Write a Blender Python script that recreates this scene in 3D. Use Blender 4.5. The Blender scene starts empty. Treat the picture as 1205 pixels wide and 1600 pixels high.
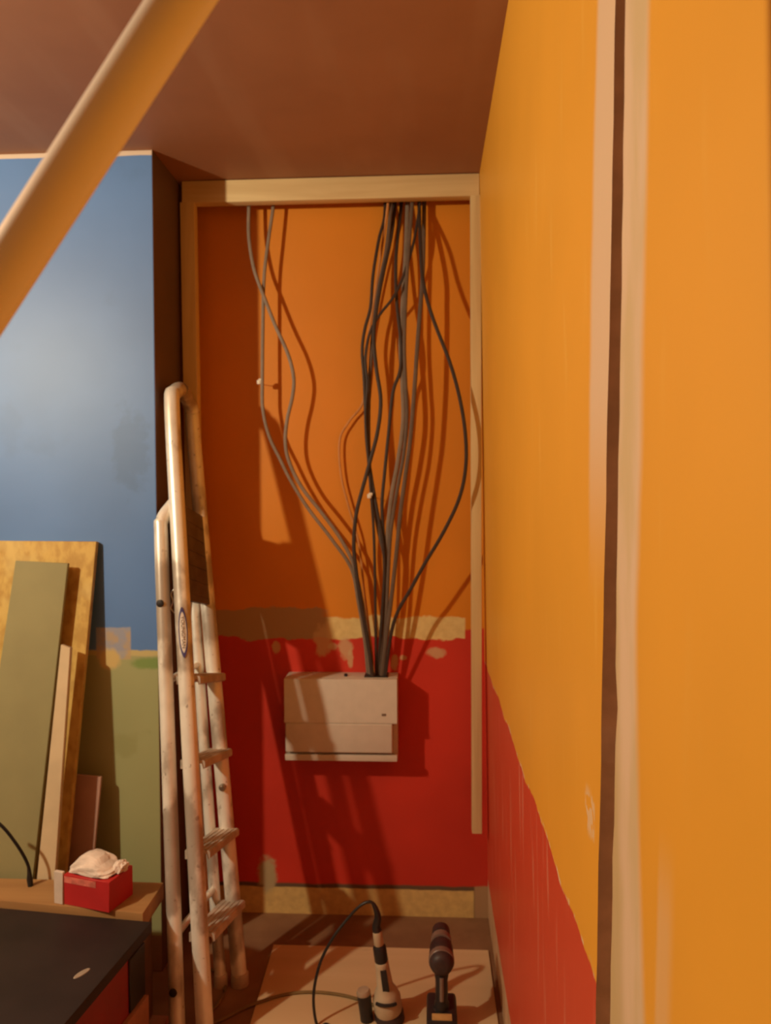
import bpy, bmesh, math, random
from mathutils import Vector, Matrix
random.seed(7)
C = bpy.context.scene.collection
R = math.radians

# ------------------------------------------------------------------ camera
CAM = Vector((0, 0, 1.42))
ROT = (Matrix.Rotation(R(3.03), 3, 'Z') @ Matrix.Rotation(R(90 - 1.43), 3, 'X') @ Matrix.Rotation(R(-0.29), 3, 'Z'))
cd = bpy.data.cameras.new('camera')
cam = bpy.data.objects.new('camera', cd)
C.objects.link(cam)
cam.location = CAM
cam.rotation_euler = ROT.to_euler()
cd.sensor_fit = 'VERTICAL'
cd.sensor_height = 36
cd.sensor_width = 36 * 1205 / 1600
cd.lens = 27
cd.clip_start = 0.02
cd.dof.use_dof = True
cd.dof.focus_distance = 1.08
cd.dof.aperture_fstop = 6.2
bpy.context.scene.camera = cam

# ------------------------------------------------------------------ world, light, exposure
world = bpy.data.worlds.new('world')
bpy.context.scene.world = world
world.use_nodes = True
world.node_tree.nodes['Background'].inputs[0].default_value = (0.9, 0.5, 0.28, 1)
world.node_tree.nodes['Background'].inputs[1].default_value = 0.01
LAMP = Vector((-1.85, 0.74, 2.03))
ld = bpy.data.lights.new('work_lamp', 'POINT')
ld.energy = 124
ld.color = (1.0, 0.87, 0.60)
ld.shadow_soft_size = 0.032
lo = bpy.data.objects.new('work_lamp', ld)
C.objects.link(lo)
lo.location = LAMP
vs = bpy.context.scene.view_settings
vs.view_transform = 'Standard'
vs.look = 'None'
vs.exposure = 0.0
vs.gamma = 1.0
vs.use_curve_mapping = False


# ------------------------------------------------------------------ helpers
def at(px, py, Y):
    """world point at depth Y seen at a measured photo position"""
    d = ROT @ Vector(((px - 602.5) / 1200, -(py - 800) / 1200, -1))
    return CAM + d * (Y / d.y)


def floor_at(px, py, z=0.0):
    d = ROT @ Vector(((px - 602.5) / 1200, -(py - 800) / 1200, -1))
    return CAM + d * ((z - CAM.z) / d.z)


class NT:
    """small helper to write procedural materials"""
    def __init__(s, name, rough=0.6, metal=0.0, spec=0.4):
        s.m = bpy.data.materials.new(name)
        s.m.use_nodes = True
        s.t = s.m.node_tree
        s.b = s.t.nodes['Principled BSDF']
        s.b.inputs['Roughness'].default_value = rough
        s.b.inputs['Metallic'].default_value = metal
        s.b.inputs['Specular IOR Level'].default_value = spec

    def pos(s):
        g = s.t.nodes.new('ShaderNodeNewGeometry')
        x = s.t.nodes.new('ShaderNodeSeparateXYZ')
        s.t.links.new(g.outputs['Position'], x.inputs[0])
        s.P = g.outputs['Position']
        return x.outputs[0], x.outputs[1], x.outputs[2]

    def obj(s):
        g = s.t.nodes.new('ShaderNodeTexCoord')
        s.P = g.outputs['Object']
        return s.P

    def put(s, v, sock):
        if isinstance(v, (int, float)):
            sock.default_value = v
        elif isinstance(v, tuple):
            sock.default_value = (*v, 1) if len(v) == 3 else v
        else:
            s.t.links.new(v, sock)

    def op(s, o, a, b=0.0, c=0.0):
        n = s.t.nodes.new('ShaderNodeMath')
        n.operation = o
        s.put(a, n.inputs[0]); s.put(b, n.inputs[1]); s.put(c, n.inputs[2])
        return n.outputs[0]

    def noise(s, scale, detail=3, sx=1, sy=1, sz=1, off=0.0, dist=0.0):
        mp = s.t.nodes.new('ShaderNodeMapping')
        mp.inputs['Scale'].default_value = (sx, sy, sz)
        mp.inputs['Location'].default_value = (off, off, off)
        s.t.links.new(s.P, mp.inputs[0])
        n = s.t.nodes.new('ShaderNodeTexNoise')
        n.inputs['Scale'].default_value = scale
        n.inputs['Detail'].default_value = detail
        n.inputs['Distortion'].default_value = dist
        s.t.links.new(mp.outputs[0], n.inputs['Vector'])
        return n.outputs['Fac']

    def step(s, v, lo, hi):
        n = s.t.nodes.new('ShaderNodeMapRange')
        n.interpolation_type = 'SMOOTHSTEP'
        s.put(v, n.inputs['Value'])
        n.inputs['From Min'].default_value = lo
        n.inputs['From Max'].default_value = hi
        return n.outputs[0]

    def below(s, v, e, w=0.004):      # 1 where v < e
        return s.op('SUBTRACT', 1.0, s.step(v, e - w, e + w))

    def mix(s, f, a, b):
        n = s.t.nodes.new('ShaderNodeMix')
        n.data_type = 'RGBA'
        s.put(f, n.inputs[0]); s.put(a, n.inputs[6]); s.put(b, n.inputs[7])
        return n.outputs[2]

    def blob(s, u, v, cu, cv, ru, rv, nz, amt=0.9):
        a = s.op('DIVIDE', s.op('SUBTRACT', u, cu), ru)
        b = s.op('DIVIDE', s.op('SUBTRACT', v, cv), rv)
        d = s.op('SQRT', s.op('ADD', s.op('MULTIPLY', a, a), s.op('MULTIPLY', b, b)))
        d = s.op('ADD', d, s.op('MULTIPLY', s.op('SUBTRACT', nz, 0.5), amt * 2))
        return s.below(d, 1.0, 0.3)

    def bump(s, h, strength=0.3, dist=0.002):
        n = s.t.nodes.new('ShaderNodeBump')
        n.inputs['Strength'].default_value = strength
        n.inputs['Distance'].default_value = dist
        s.t.links.new(h, n.inputs['Height'])
        s.t.links.new(n.outputs[0], s.b.inputs['Normal'])

    def done(s, col):
        s.put(col, s.b.inputs['Base Color'])
        return s.m


def plain(name, col, rough=0.5, metal=0.0, var=0.12, scale=30, spec=0.4):
    n = NT(name, rough, metal, spec)
    n.obj()
    f = n.noise(scale, 4)
    dark = tuple(c * (1 - var) for c in col)
    light = tuple(min(1, c * (1 + var)) for c in col)
    return n.done(n.mix(n.step(f, 0.3, 0.7), dark, light))


def wood(name, col, dark, rough=0.65, axis='Z', scale=26):
    n = NT(name, rough, 0, 0.3)
    n.obj()
    st = {'X': (0.06, 1, 1), 'Y': (1, 0.06, 1), 'Z': (1, 1, 0.06)}[axis]
    f = n.noise(scale, 5, *st, dist=0.8)
    g = n.noise(5, 2, *st, off=3.1)
    k = n.noise(14, 1, *[v * 0.6 + 0.3 for v in st], off=9)
    c = n.mix(n.step(f, 0.3, 0.7), dark, col)
    c = n.mix(n.op('MULTIPLY', n.step(g, 0.5, 0.75), 0.35), c, tuple(v * 0.7 for v in col))
    c = n.mix(n.op('MULTIPLY', n.step(k, 0.72, 0.8), 0.6), c, tuple(v * 0.45 for v in col))
    n.bump(f, 0.15, 0.001)
    return n.done(c)


def emp(name, loc, label=None, cat=None, group=None):
    o = bpy.data.objects.new(name, None)
    o.empty_display_size = 0.05
    C.objects.link(o)
    o.location = loc
    o['_root'] = 1
    tag(o, label, cat, group)
    return o


def tag(o, label=None, cat=None, group=None, kind=None):
    if label: o['label'] = label
    if cat: o['category'] = cat
    if group: o['group'] = group
    if kind: o['kind'] = kind
    return o


def root_loc(o):
    v = Vector((0, 0, 0))
    while o is not None:
        v += Vector(o.location)
        o = o.parent
    return v


def obj(name, bm, mat, parent=None, smooth=True):
    """bm is in world coordinates; links it as ONE mesh object"""
    bmesh.ops.recalc_face_normals(bm, faces=bm.faces[:])
    if parent is None:
        xs = [v.co for v in bm.verts]
        base = Vector(((min(v.x for v in xs) + max(v.x for v in xs)) / 2,
                       (min(v.y for v in xs) + max(v.y for v in xs)) / 2, min(v.z for v in xs)))
    else:
        base = root_loc(parent)
    bmesh.ops.translate(bm, verts=bm.verts[:], vec=-base)
    me = bpy.data.meshes.new(name)
    if smooth:
        for f in bm.faces:
            f.smooth = True
        for e in bm.edges:
            if len(e.link_faces) == 2 and e.calc_face_angle(0) > R(38):
                e.smooth = False
    bm.to_mesh(me)
    bm.free()
    me.materials.append(mat)
    o = bpy.data.objects.new(name, me)
    C.objects.link(o)
    if parent is None:
        o.location = base
    else:
        o.parent = parent
    return o


def add_hexa(bm, pts, bevel=0.0, seg=2):
    """8 points: bottom ring 4, top ring 4"""
    v = [bm.verts.new(p) for p in pts]
    fs = [bm.faces.new([v[i] for i in q]) for q in
          ((0, 3, 2, 1), (4, 5, 6, 7), (0, 1, 5, 4), (1, 2, 6, 5), (2, 3, 7, 6), (3, 0, 4, 7))]
    if bevel:
        es = list({e for f in fs for e in f.edges})
        bmesh.ops.bevel(bm, geom=es, offset=bevel, segments=seg, affect='EDGES', profile=0.6, clamp_overlap=True)
    return bm


def add_box(bm, x0, x1, y0, y1, z0, z1, bevel=0.0, seg=2):
    return add_hexa(bm, [(x0, y0, z0), (x1, y0, z0), (x1, y1, z0), (x0, y1, z0),
                         (x0, y0, z1), (x1, y0, z1), (x1, y1, z1), (x0, y1, z1)], bevel, seg)


def box(*a, **k):
    return add_box(bmesh.new(), *a, **k)


def slab(a, b, c, d, thick):
    """board whose front face has corners a,b,c,d (anticlockwise from lower left); thick is a vector to the back"""
    t = Vector(thick)
    a, b, c, d = map(Vector, (a, b, c, d))
    bm = bmesh.new()
    add_hexa(bm, [a, b, b + t, a + t, d, c, c + t, d + t], 0.0015, 1)
    return bm


def smooth_path(pts, sub=8):
    P = [Vector(p) for p in pts]
    if len(P) < 3:
        return P
    Q = [P[0] * 2 - P[1]] + P + [P[-1] * 2 - P[-2]]
    out = []
    for i in range(1, len(Q) - 2):
        p0, p1, p2, p3 = Q[i - 1], Q[i], Q[i + 1], Q[i + 2]
        for k in range(sub):
            t = k / sub
            out.append(0.5 * ((2 * p1) + (p2 - p0) * t + (2 * p0 - 5 * p1 + 4 * p2 - p3) * t * t
                              + (3 * p1 - p0 - 3 * p2 + p3) * t ** 3))
    out.append(P[-1])
    return out


def add_tube(bm, path, r, sides=10, r2=None, up=Vector((0, 1, 0.02))):
    """tube along path; r radius (or list); r2: radius along 'up' for an oval section"""
    n = len(path)
    rings = []
    for i, p in enumerate(path):
        t = (path[min(i + 1, n - 1)] - path[max(i - 1, 0)]).normalized()
        a = t.cross(up)
        if a.length < 1e-3:
            a = t.cross(Vector((1, 0, 0)))
        a.normalize()
        b = a.cross(t).normalized()
        ra = r[i] if isinstance(r, (list, tuple)) else r
        rb = ra if r2 is None else r2
        rings.append([bm.verts.new(p + a * (ra * math.cos(2 * math.pi * k / sides)) + b * (rb * math.sin(2 * math.pi * k / sides)))
                      for k in range(sides)])
    for i in range(n - 1):
        for k in range(sides):
            bm.faces.new([rings[i][k], rings[i][(k + 1) % sides], rings[i + 1][(k + 1) % sides], rings[i + 1][k]])
    bm.faces.new(rings[0][::-1])
    bm.faces.new(rings[-1])
    return bm


def tube(path, r, **k):
    return add_tube(bmesh.new(), path, r, **k)


def lathe(prof, base, axis, sides=20, sx=1.0, sy=1.0):
    """prof: list of (distance along axis, radius)"""
    bm = bmesh.new()
    ax = Vector(axis).normalized()
    a = ax.cross(Vector((0, 1, 0)))
    if a.length < 0.1:
        a = ax.cross(Vector((0, 0, 1)))
    a.normalize()
    b = ax.cross(a).normalized()
    rings = []
    for d, r in prof:
        rings.append([bm.verts.new(Vector(base) + ax * d + a * (sx * r * math.cos(2 * math.pi * k / sides))
                                   + b * (sy * r * math.sin(2 * math.pi * k / sides))) for k in range(sides)])
    for i in range(len(rings) - 1):
        for k in range(sides):
            bm.faces.new([rings[i][k], rings[i][(k + 1) % sides], rings[i + 1][(k + 1) % sides], rings[i + 1][k]])
    bm.faces.new(rings[0][::-1])
    bm.faces.new(rings[-1])
    return bm


def struct(name, bm, mat, parent=None, smooth=False):
    o = obj(name, bm, mat, parent, smooth)
    if parent is None:
        o['kind'] = 'structure'
    return o


# ------------------------------------------------------------------ measures
HC = 2.42          # ceiling
Y1, YB, Y2 = 2.217, 2.44, 2.55   # chimney breast face, timber frame face, back wall
XR = -0.79         # corner of the chimney breast
FL = -0.005


def xw(z):         # right wall leans a little
    return 0.203 - 0.0132 * z


# ------------------------------------------------------------------ structure materials
ORANGE = (0.72, 0.24, 0.016)
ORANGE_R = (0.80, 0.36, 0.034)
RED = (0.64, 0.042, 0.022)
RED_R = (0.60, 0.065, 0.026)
CREAM = (0.78, 0.58, 0.24)

n = NT('back_wall_paint', 0.5, 0, 0.35)
X, Y, Z = n.pos()
nz = n.noise(9, 4)
nf = n.noise(38, 4, off=5)
nb = n.noise(3, 2, off=2)
zz = n.op('ADD', Z, n.op('MULTIPLY', n.op('SUBTRACT', nz, 0.5), 0.055))
zz = n.op('ADD', zz, n.op('MULTIPLY', n.op('SUBTRACT', nf, 0.5), 0.014))
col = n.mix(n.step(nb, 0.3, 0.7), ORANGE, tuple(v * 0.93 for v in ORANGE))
# bare band between the two colours: cream on the right, brown plaster on the left
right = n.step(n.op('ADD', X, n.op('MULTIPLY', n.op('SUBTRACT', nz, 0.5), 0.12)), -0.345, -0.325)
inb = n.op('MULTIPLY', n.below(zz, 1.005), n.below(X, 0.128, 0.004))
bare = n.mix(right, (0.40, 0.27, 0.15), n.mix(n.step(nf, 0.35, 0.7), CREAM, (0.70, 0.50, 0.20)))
bare = n.mix(n.op('MULTIPLY', n.step(nf, 0.66, 0.72), 0.5), bare, (0.35, 0.24, 0.12))
col = n.mix(inb, col, bare)
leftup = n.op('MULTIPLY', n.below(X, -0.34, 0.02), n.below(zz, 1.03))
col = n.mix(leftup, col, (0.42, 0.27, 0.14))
redn = n.mix(n.step(nb, 0.35, 0.65), RED, tuple(v * 0.85 for v in RED))
redm = n.op('ADD', n.below(zz, 0.934, 0.003), n.op('MULTIPLY', n.step(X, 0.126, 0.13), n.below(zz, 0.965)))
redm = n.op('MINIMUM', redm, 1.0)
col = n.mix(redm, col, redn)
for (px, py, ru, rv) in ((540, 1012, .024, .034), (548, 1030, .010, .03), (682, 1020, .030, .016), (617, 1035, .012, .024),
                         (432, 1012, .012, .02), (520, 1010, .016, .012), (505, 1000, .03, .05), (630, 1028, .012, .008)):
    q = at(px, py, Y2)
    col = n.mix(n.op('MULTIPLY', n.blob(X, Z, q.x, q.z, ru, rv, nf, 0.7), 0.75), col, (0.62, 0.42, 0.22))
# where the skirting came off: a cream strip with the plaster's gap shadow painted dark above it
strip = n.below(n.op('ADD', Z, n.op('MULTIPLY', n.op('SUBTRACT', nz, 0.5), 0.014)), 0.086, 0.002)
line = n.below(n.op('ADD', Z, n.op('MULTIPLY', n.op('SUBTRACT', nz, 0.5), 0.02)), 0.100, 0.004)
col = n.mix(line, col, n.mix(n.below(X, 0.157, 0.004), (0.42, 0.25, 0.13), (0.14, 0.085, 0.05)))
col = n.mix(n.op('MULTIPLY', strip, n.below(X, 0.155, 0.004)), col, n.mix(n.step(nf, 0.3, 0.7), (0.72, 0.50, 0.18), (0.60, 0.40, 0.15)))
q = at(418, 1365, Y2)
col = n.mix(n.blob(X, Z, q.x, q.z, .03, .06, nf, 0.6), col, (0.45, 0.34, 0.18))
n.bump(nf, 0.2, 0.002)
M_BACK = n.done(col)

n = NT('right_wall_paint', 0.45, 0, 0.4)
X, Y, Z = n.pos()
nz = n.noise(7, 4)
nf = n.noise(40, 4, off=4)
st = n.noise(30, 3, 1, 1, 0.10, off=1)          # vertical scrapes
nb = n.noise(2.2, 3, off=6)
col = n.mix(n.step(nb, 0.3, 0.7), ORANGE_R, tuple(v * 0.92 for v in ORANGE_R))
fine = n.noise(22, 3, 1, 1, 0.16, off=7)
col = n.mix(n.op('MULTIPLY', n.step(fine, 0.58, 0.78), 0.35), col, (0.82, 0.44, 0.08))
zz = n.op('ADD', Z, n.op('MULTIPLY', n.op('SUBTRACT', nz, 0.5), 0.05))
rd = n.mix(n.op('MULTIPLY', n.step(st, 0.55, 0.74), 0.62), RED_R, (0.68, 0.23, 0.14))
col = n.mix(n.below(zz, 0.862, 0.003), col, rd)
edge = n.op('MULTIPLY', n.below(zz, 0.868, 0.003), n.step(zz, 0.858, 0.864))
col = n.mix(n.op('MULTIPLY', edge, n.step(nf, 0.5, 0.6)), col, (0.75, 0.50, 0.30))
# filler feathered along both edges of the chase
PL = (0.72, 0.52, 0.36)
yf = n.op('SUBTRACT', Y, n.op('MULTIPLY_ADD', Z, -0.131, 0.9846))   # >0 beyond the far edge
yn = n.op('SUBTRACT', n.op('MULTIPLY_ADD', Z, -0.1045, 0.8962), Y)  # >0 on the near side
wob = n.op('MULTIPLY', n.op('SUBTRACT', n.noise(4, 3, 1, 1, 0.5, off=8), 0.5), 0.06)
farw = n.step(Z, 1.28, 1.55)
f1 = n.op('MULTIPLY', n.step(yf, -0.01, 0.0), n.below(n.op('ADD', yf, wob), 0.075, 0.012))
f1 = n.op('MULTIPLY', n.op('MULTIPLY', f1, farw), 0.85)
wide = n.op('MULTIPLY', n.op('MAXIMUM', n.op('SUBTRACT', 1.30, Z), 0.0), 0.14)
f2 = n.op('MULTIPLY', n.step(yn, -0.01, 0.0), n.below(n.op('SUBTRACT', n.op('ADD', yn, wob), wide), 0.078, 0.012))
olive = n.op('MULTIPLY', n.below(n.op('SUBTRACT', n.op('ADD', yn, wob), n.op('MULTIPLY', wide, 0.8)), 0.012, 0.02), n.below(Z, 1.30, 0.05))
col = n.mix(f1, col, PL)
col = n.mix(n.op('MULTIPLY', f2, 0.9), col, n.mix(n.step(n.noise(16, 3, 1, 1, 0.3, off=2), 0.4, 0.65), PL, (0.62, 0.46, 0.26)))
col = n.mix(n.op('MULTIPLY', n.op('MULTIPLY', olive, f2), 0.7), col, (0.52, 0.36, 0.16))
sm = n.op('MULTIPLY', n.op('MULTIPLY', n.step(yn, 0.145, 0.155), n.below(yn, 0.185, 0.012)), n.below(n.op('ADD', Z, wob), 1.12, 0.05))
col = n.mix(n.op('MULTIPLY', sm, 0.5), col, (0.72, 0.46, 0.24))
sm2 = n.op('MULTIPLY', n.op('MULTIPLY', n.step(yf, 0.02, 0.03), n.step(nf, 0.5, 0.56)), n.op('MULTIPLY', n.below(yf, 0.075, 0.01), n.op('MULTIPLY', n.step(Z, 1.01, 1.03), n.below(Z, 1.07, 0.01))))
col = n.mix(n.op('MULTIPLY', sm2, 0.8), col, (0.75, 0.52, 0.30))
base = n.below(n.op('ADD', Z, n.op('MULTIPLY', n.op('SUBTRACT', nz, 0.5), 0.02)), 0.125, 0.004)
col = n.mix(base, col, n.mix(n.step(st, 0.4, 0.6), (0.50, 0.29, 0.15), (0.62, 0.42, 0.26)))
n.bump(fine, 0.12, 0.002)
M_RIGHT = n.done(col)

n = NT('chimney_paint', 0.48, 0, 0.55)
X, Y, Z = n.pos()
nz = n.noise(6, 4)
nf = n.noise(30, 4, off=3)
nb = n.noise(2.5, 3, off=1)
BLUE = (0.10, 0.215, 0.50)
GREEN = (0.36, 0.365, 0.17)
zz = n.op('ADD', Z, n.op('MULTIPLY', n.op('SUBTRACT', nf, 0.5), 0.012))
col = n.mix(n.step(nb, 0.3, 0.7), BLUE, tuple(v * 0.86 for v in BLUE))
col = n.mix(n.op('MULTIPLY', n.step(nz, 0.60, 0.72), 0.12), col, (0.05, 0.09, 0.16))
q = at(205, 700, Y1)
col = n.mix(n.op('MULTIPLY', n.blob(X, Z, q.x, q.z, .05, .12, nf, 0.9), 0.25), col, (0.04, 0.08, 0.15))
g = n.mix(n.step(nb, 0.3, 0.7), GREEN, tuple(v * 0.92 for v in GREEN))
g = n.mix(n.op('MULTIPLY', n.step(nz, 0.62, 0.7), 0.35), g, (0.24, 0.24, 0.08))
col = n.mix(n.below(zz, 0.945, 0.004), col, g)
c0 = n.op('MULTIPLY', n.below(zz, 0.958, 0.003), n.step(zz, 0.938, 0.944))
col = n.mix(c0, col, (0.52, 0.42, 0.18))
q = at(232, 1037, Y1)
col = n.mix(n.op('MULTIPLY', n.blob(X, Z, q.x, q.z, .05, .018, nf, 0.4), 0.8), col, (0.16, 0.27, 0.06))
q = at(180, 1003, Y1)
bx = n.op('MULTIPLY', n.op('MULTIPLY', n.step(X, q.x - .06, q.x - .055), n.below(X, q.x + .047, .003)),
          n.op('MULTIPLY', n.step(zz, q.z - .055, q.z - .05), n.below(zz, q.z + .043, .003)))
pt = n.mix(n.step(n.noise(18, 3, off=11), 0.42, 0.58), (0.48, 0.34, 0.18), (0.34, 0.33, 0.36))
col = n.mix(n.op('MULTIPLY', bx, 0.85), col, pt)
q = at(172, 1030, Y1)
col = n.mix(n.blob(X, Z, q.x, q.z, .03, .03, nf, 0.5), col, (0.58, 0.42, 0.16))
col = n.mix(n.step(n.op('ADD', Z, n.op('MULTIPLY', nz, 0.012)), 2.409, 2.413), col, (0.66, 0.50, 0.38))
col = n.mix(n.below(Z, 0.105, 0.003), col, (0.26, 0.15, 0.09))
n.bump(nf, 0.1, 0.002)
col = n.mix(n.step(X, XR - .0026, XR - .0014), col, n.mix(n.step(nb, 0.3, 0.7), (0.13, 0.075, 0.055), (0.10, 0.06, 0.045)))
M_BLUE = n.done(col)

n = NT('bare_plaster', 0.6, 0, 0.35)
n.pos()
a = n.noise(3, 4)
b = n.noise(7, 3, 1, 0.15, 1, off=4)
col = n.mix(n.step(a, 0.3, 0.7), (0.40, 0.18, 0.09), (0.34, 0.15, 0.075))
col = n.mix(n.op('MULTIPLY', n.step(b, 0.5, 0.7), 0.35), col, (0.45, 0.24, 0.14))
n.bump(a, 0.15, 0.004)
M_CEIL = n.done(col)

n = NT('bare_floor', 0.8, 0, 0.2)
n.pos()
a = n.noise(6, 4)
M_FLOOR = n.done(n.mix(n.step(a, 0.3, 0.7), (0.20, 0.10, 0.05), (0.28, 0.15, 0.075)))
M_ROOM = plain('plain_room_paint', (0.22, 0.15, 0.10), 0.8, scale=4)
M_CHASE = plain('chase_masonry', (0.60, 0.40, 0.27), 0.9, scale=25)

# ------------------------------------------------------------------ structure
struct('floor', box(-3.1, 0.5, -1.7, 2.7, FL - 0.1, FL), M_FLOOR)
struct('ceiling', box(-3.1, 0.5, -1.7, 2.7, HC, HC + 0.1), M_CEIL)
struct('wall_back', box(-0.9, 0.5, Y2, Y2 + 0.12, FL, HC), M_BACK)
struct('wall_chimney', box(-3.0, XR, Y1, Y2, FL, HC, bevel=0.004), M_BLUE)
struct('wall_left', box(-3.1, -3.0, -1.7, 2.7, FL, HC), M_ROOM)
struct('wall_rear', box(-3.0, 0.3, -1.7, -1.6, FL, HC), M_ROOM)
bm = bmesh.new()
zs = [FL + (HC - FL) * i / 60 for i in range(61)]
rows = []
for z in zs:
    jf = random.uniform(-.002, .002)
    jn = random.uniform(-.002, .002) - (.010 if 1.17 < z < 1.24 else .004 if 1.06 < z <= 1.17 else 0)
    yf, yn = 0.9846 - 0.131 * z + jf, 0.8962 - 0.1045 * z + jn
    x = xw(z)
    rows.append([bm.verts.new(p) for p in ((x, Y2, z), (x, yf, z), (x + 0.045, yf, z), (x + 0.045, yn, z), (x, yn, z), (x, -1.6, z),
                                            (x + 0.2, -1.6, z), (x + 0.2, Y2, z))])
for i in range(60):
    for k in range(8):
        a, b = rows[i], rows[i + 1]
        bm.faces.new([a[k], a[(k + 1) % 8], b[(k + 1) % 8], b[k]])
bm.faces.new(rows[0]); bm.faces.new(rows[-1][::-1])
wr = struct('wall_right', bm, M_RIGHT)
wr.data.materials.append(M_CHASE)
for p in wr.data.polygons:      # inside of the chase is raw masonry
    c = p.center + wr.location
    if c.x > xw(c.z) + 0.012 and c.x < xw(c.z) + 0.06 and 0.5 < c.y < 1.1:
        p.material_index = 1

# ------------------------------------------------------------------ floor sheet
M_PLY = wood('pale_board', (0.66, 0.47, 0.27), (0.58, 0.40, 0.22), 0.6, 'X', 8)
bm = bmesh.new()
add_hexa(bm, [(-.44, .5, FL + .0004), (.188, .5, FL + .0004), (.188, 2.362, FL + .0004), (-.485, 2.362, FL + .0004), (-.44, .5, 0), (.188, .5, 0), (.188, 2.362, 0), (-.485, 2.362, 0)], .001, 1)
tag(obj('floor_board', bm, M_PLY), 'pale sheet board laid flat on the floor under the two power tools', 'board')

# ------------------------------------------------------------------ timber frame round the recess
M_PINE = wood('pine', (0.74, 0.55, 0.28), (0.62, 0.43, 0.20), 0.6, 'Z')
M_PINEX = wood('pine_lengthwise', (0.76, 0.58, 0.30), (0.64, 0.45, 0.22), 0.6, 'X')
a, b = at(284, 318, YB), at(752.5, 305, YB)
tag(obj('timber_batten', box(a.x, xw(2.38) - 0.001, YB, YB + 0.038, (a.z + b.z) / 2, HC - 0.002, bevel=0.003), M_PINEX),
    'horizontal pine batten fixed under the ceiling across the recess', 'batten', 'pine battens framing the recess')
tp = at(735.5, 312, YB), at(752, 312, YB)
bt = at(738, 1303, YB), at(753.5, 1303, YB)
bm = bmesh.new()
add_hexa(bm, [(bt[0].x, YB, bt[0].z), (bt[1].x, YB, bt[0].z), (bt[1].x, YB + .038, bt[0].z), (bt[0].x, YB + .038, bt[0].z),
              (tp[0].x, YB, 2.352), (tp[1].x, YB, 2.352), (tp[1].x, YB + .038, 2.352), (tp[0].x, YB + .038, 2.352)], 0.0025, 2)
tag(obj('timber_batten', bm, M_PINE), 'vertical pine batten fixed along the orange right wall, ending above the floor', 'batten', 'pine battens framing the recess')
bm = bmesh.new()
t0, t1 = at(281, 322, YB), at(303, 322, YB)
b0 = XR + 0.024
add_hexa(bm, [(b0, YB, FL), (b0 + .046, YB, FL), (b0 + .046, YB + .038, FL), (b0, YB + .038, FL),
              (t0.x, YB, 2.352), (t1.x, YB, 2.352), (t1.x, YB + .038, 2.352), (t0.x, YB + .038, 2.352)], 0.0025, 2)
tag(obj('timber_batten', bm, M_PINE), 'vertical pine batten beside the chimney breast, in shadow behind the stepladder', 'batten', 'pine battens framing the recess')

# ------------------------------------------------------------------ consumer unit
M_WHITE = plain('white_enamel', (0.60, 0.52, 0.43), 0.38, var=0.03, spec=0.45)
M_BLK = plain('black_plastic', (0.018, 0.016, 0.016), 0.4)
ux0, ux1 = at(444, 1120, 2.45).x, at(621, 1120, 2.45).x
uz0, uz1 = at(530, 1190, 2.45).z, at(530, 1061, 2.45).z
uzm = at(530, 1130, 2.45).z
U = emp('fuse_box', ((ux0 + ux1) / 2, Y2, uz0), 'white metal fuse box on the red wall with grey cables entering its top', 'fuse box')
obj('back_tray', box(ux0, ux1, 2.468, Y2 - 0.0005, uz0, uz1, bevel=0.004), M_WHITE, U)
bm = bmesh.new()      # fixed upper cover, its lower edge swells out to a ridge
prof = [(2.4675, uz1 - .001), (2.452, uz1 - .001), (2.450, uz1 - .004), (2.450, uzm + .016), (2.447, uzm + .008), (2.447, uzm + .001), (2.4675, uzm + .001)]
va = [bm.verts.new((ux0 + .001, y, z)) for y, z in prof]
vb = [bm.verts.new((ux1 - .001, y, z)) for y, z in prof]
for i in range(len(prof)):
    j = (i + 1) % len(prof)
    bm.faces.new([va[i], va[j], vb[j], vb[i]])
bm.faces.new(va[::-1]); bm.faces.new(vb)
obj('upper_cover', bm, M_WHITE, U)
dx1 = at(613.5, 1150, 2.45).x
dz0 = at(530, 1176, 2.45).z
bm = box(ux0 + 0.004, dx1, 2.446, 2.467, dz0, uzm, bevel=0.005, seg=3)
obj('flap_door', bm, M_WHITE, U)
bm = box(ux0 + .001, ux1 - .001, 2.451, 2.467, uz0 + .001, dz0 - 0.008, bevel=0.003)
obj('bottom_lip', bm, M_WHITE, U)
q = at(600, 1117, 2.45)
obj('badge', box(q.x - .007, q.x + .007, 2.449, 2.4502, q.z - .004, q.z + .004, bevel=.0006), plain('badge_grey', (.2, .13, .09), .5), U)
gx0, gx1 = at(570, 1058, 2.5).x, at(607, 1058, 2.5).x
obj('cable_entry', box(gx0, gx1, 2.475, 2.538, uz1 - .001, uz1 + .003, bevel=.001), M_BLK, U)
q = at(541, 1056, 2.5)
obj('screw_knob', lathe([(0, .006), (.007, .006), (.009, .004)], (q.x, 2.49, uz1 - .0005), (0, 0, 1), 10), M_BLK, U)

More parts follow.
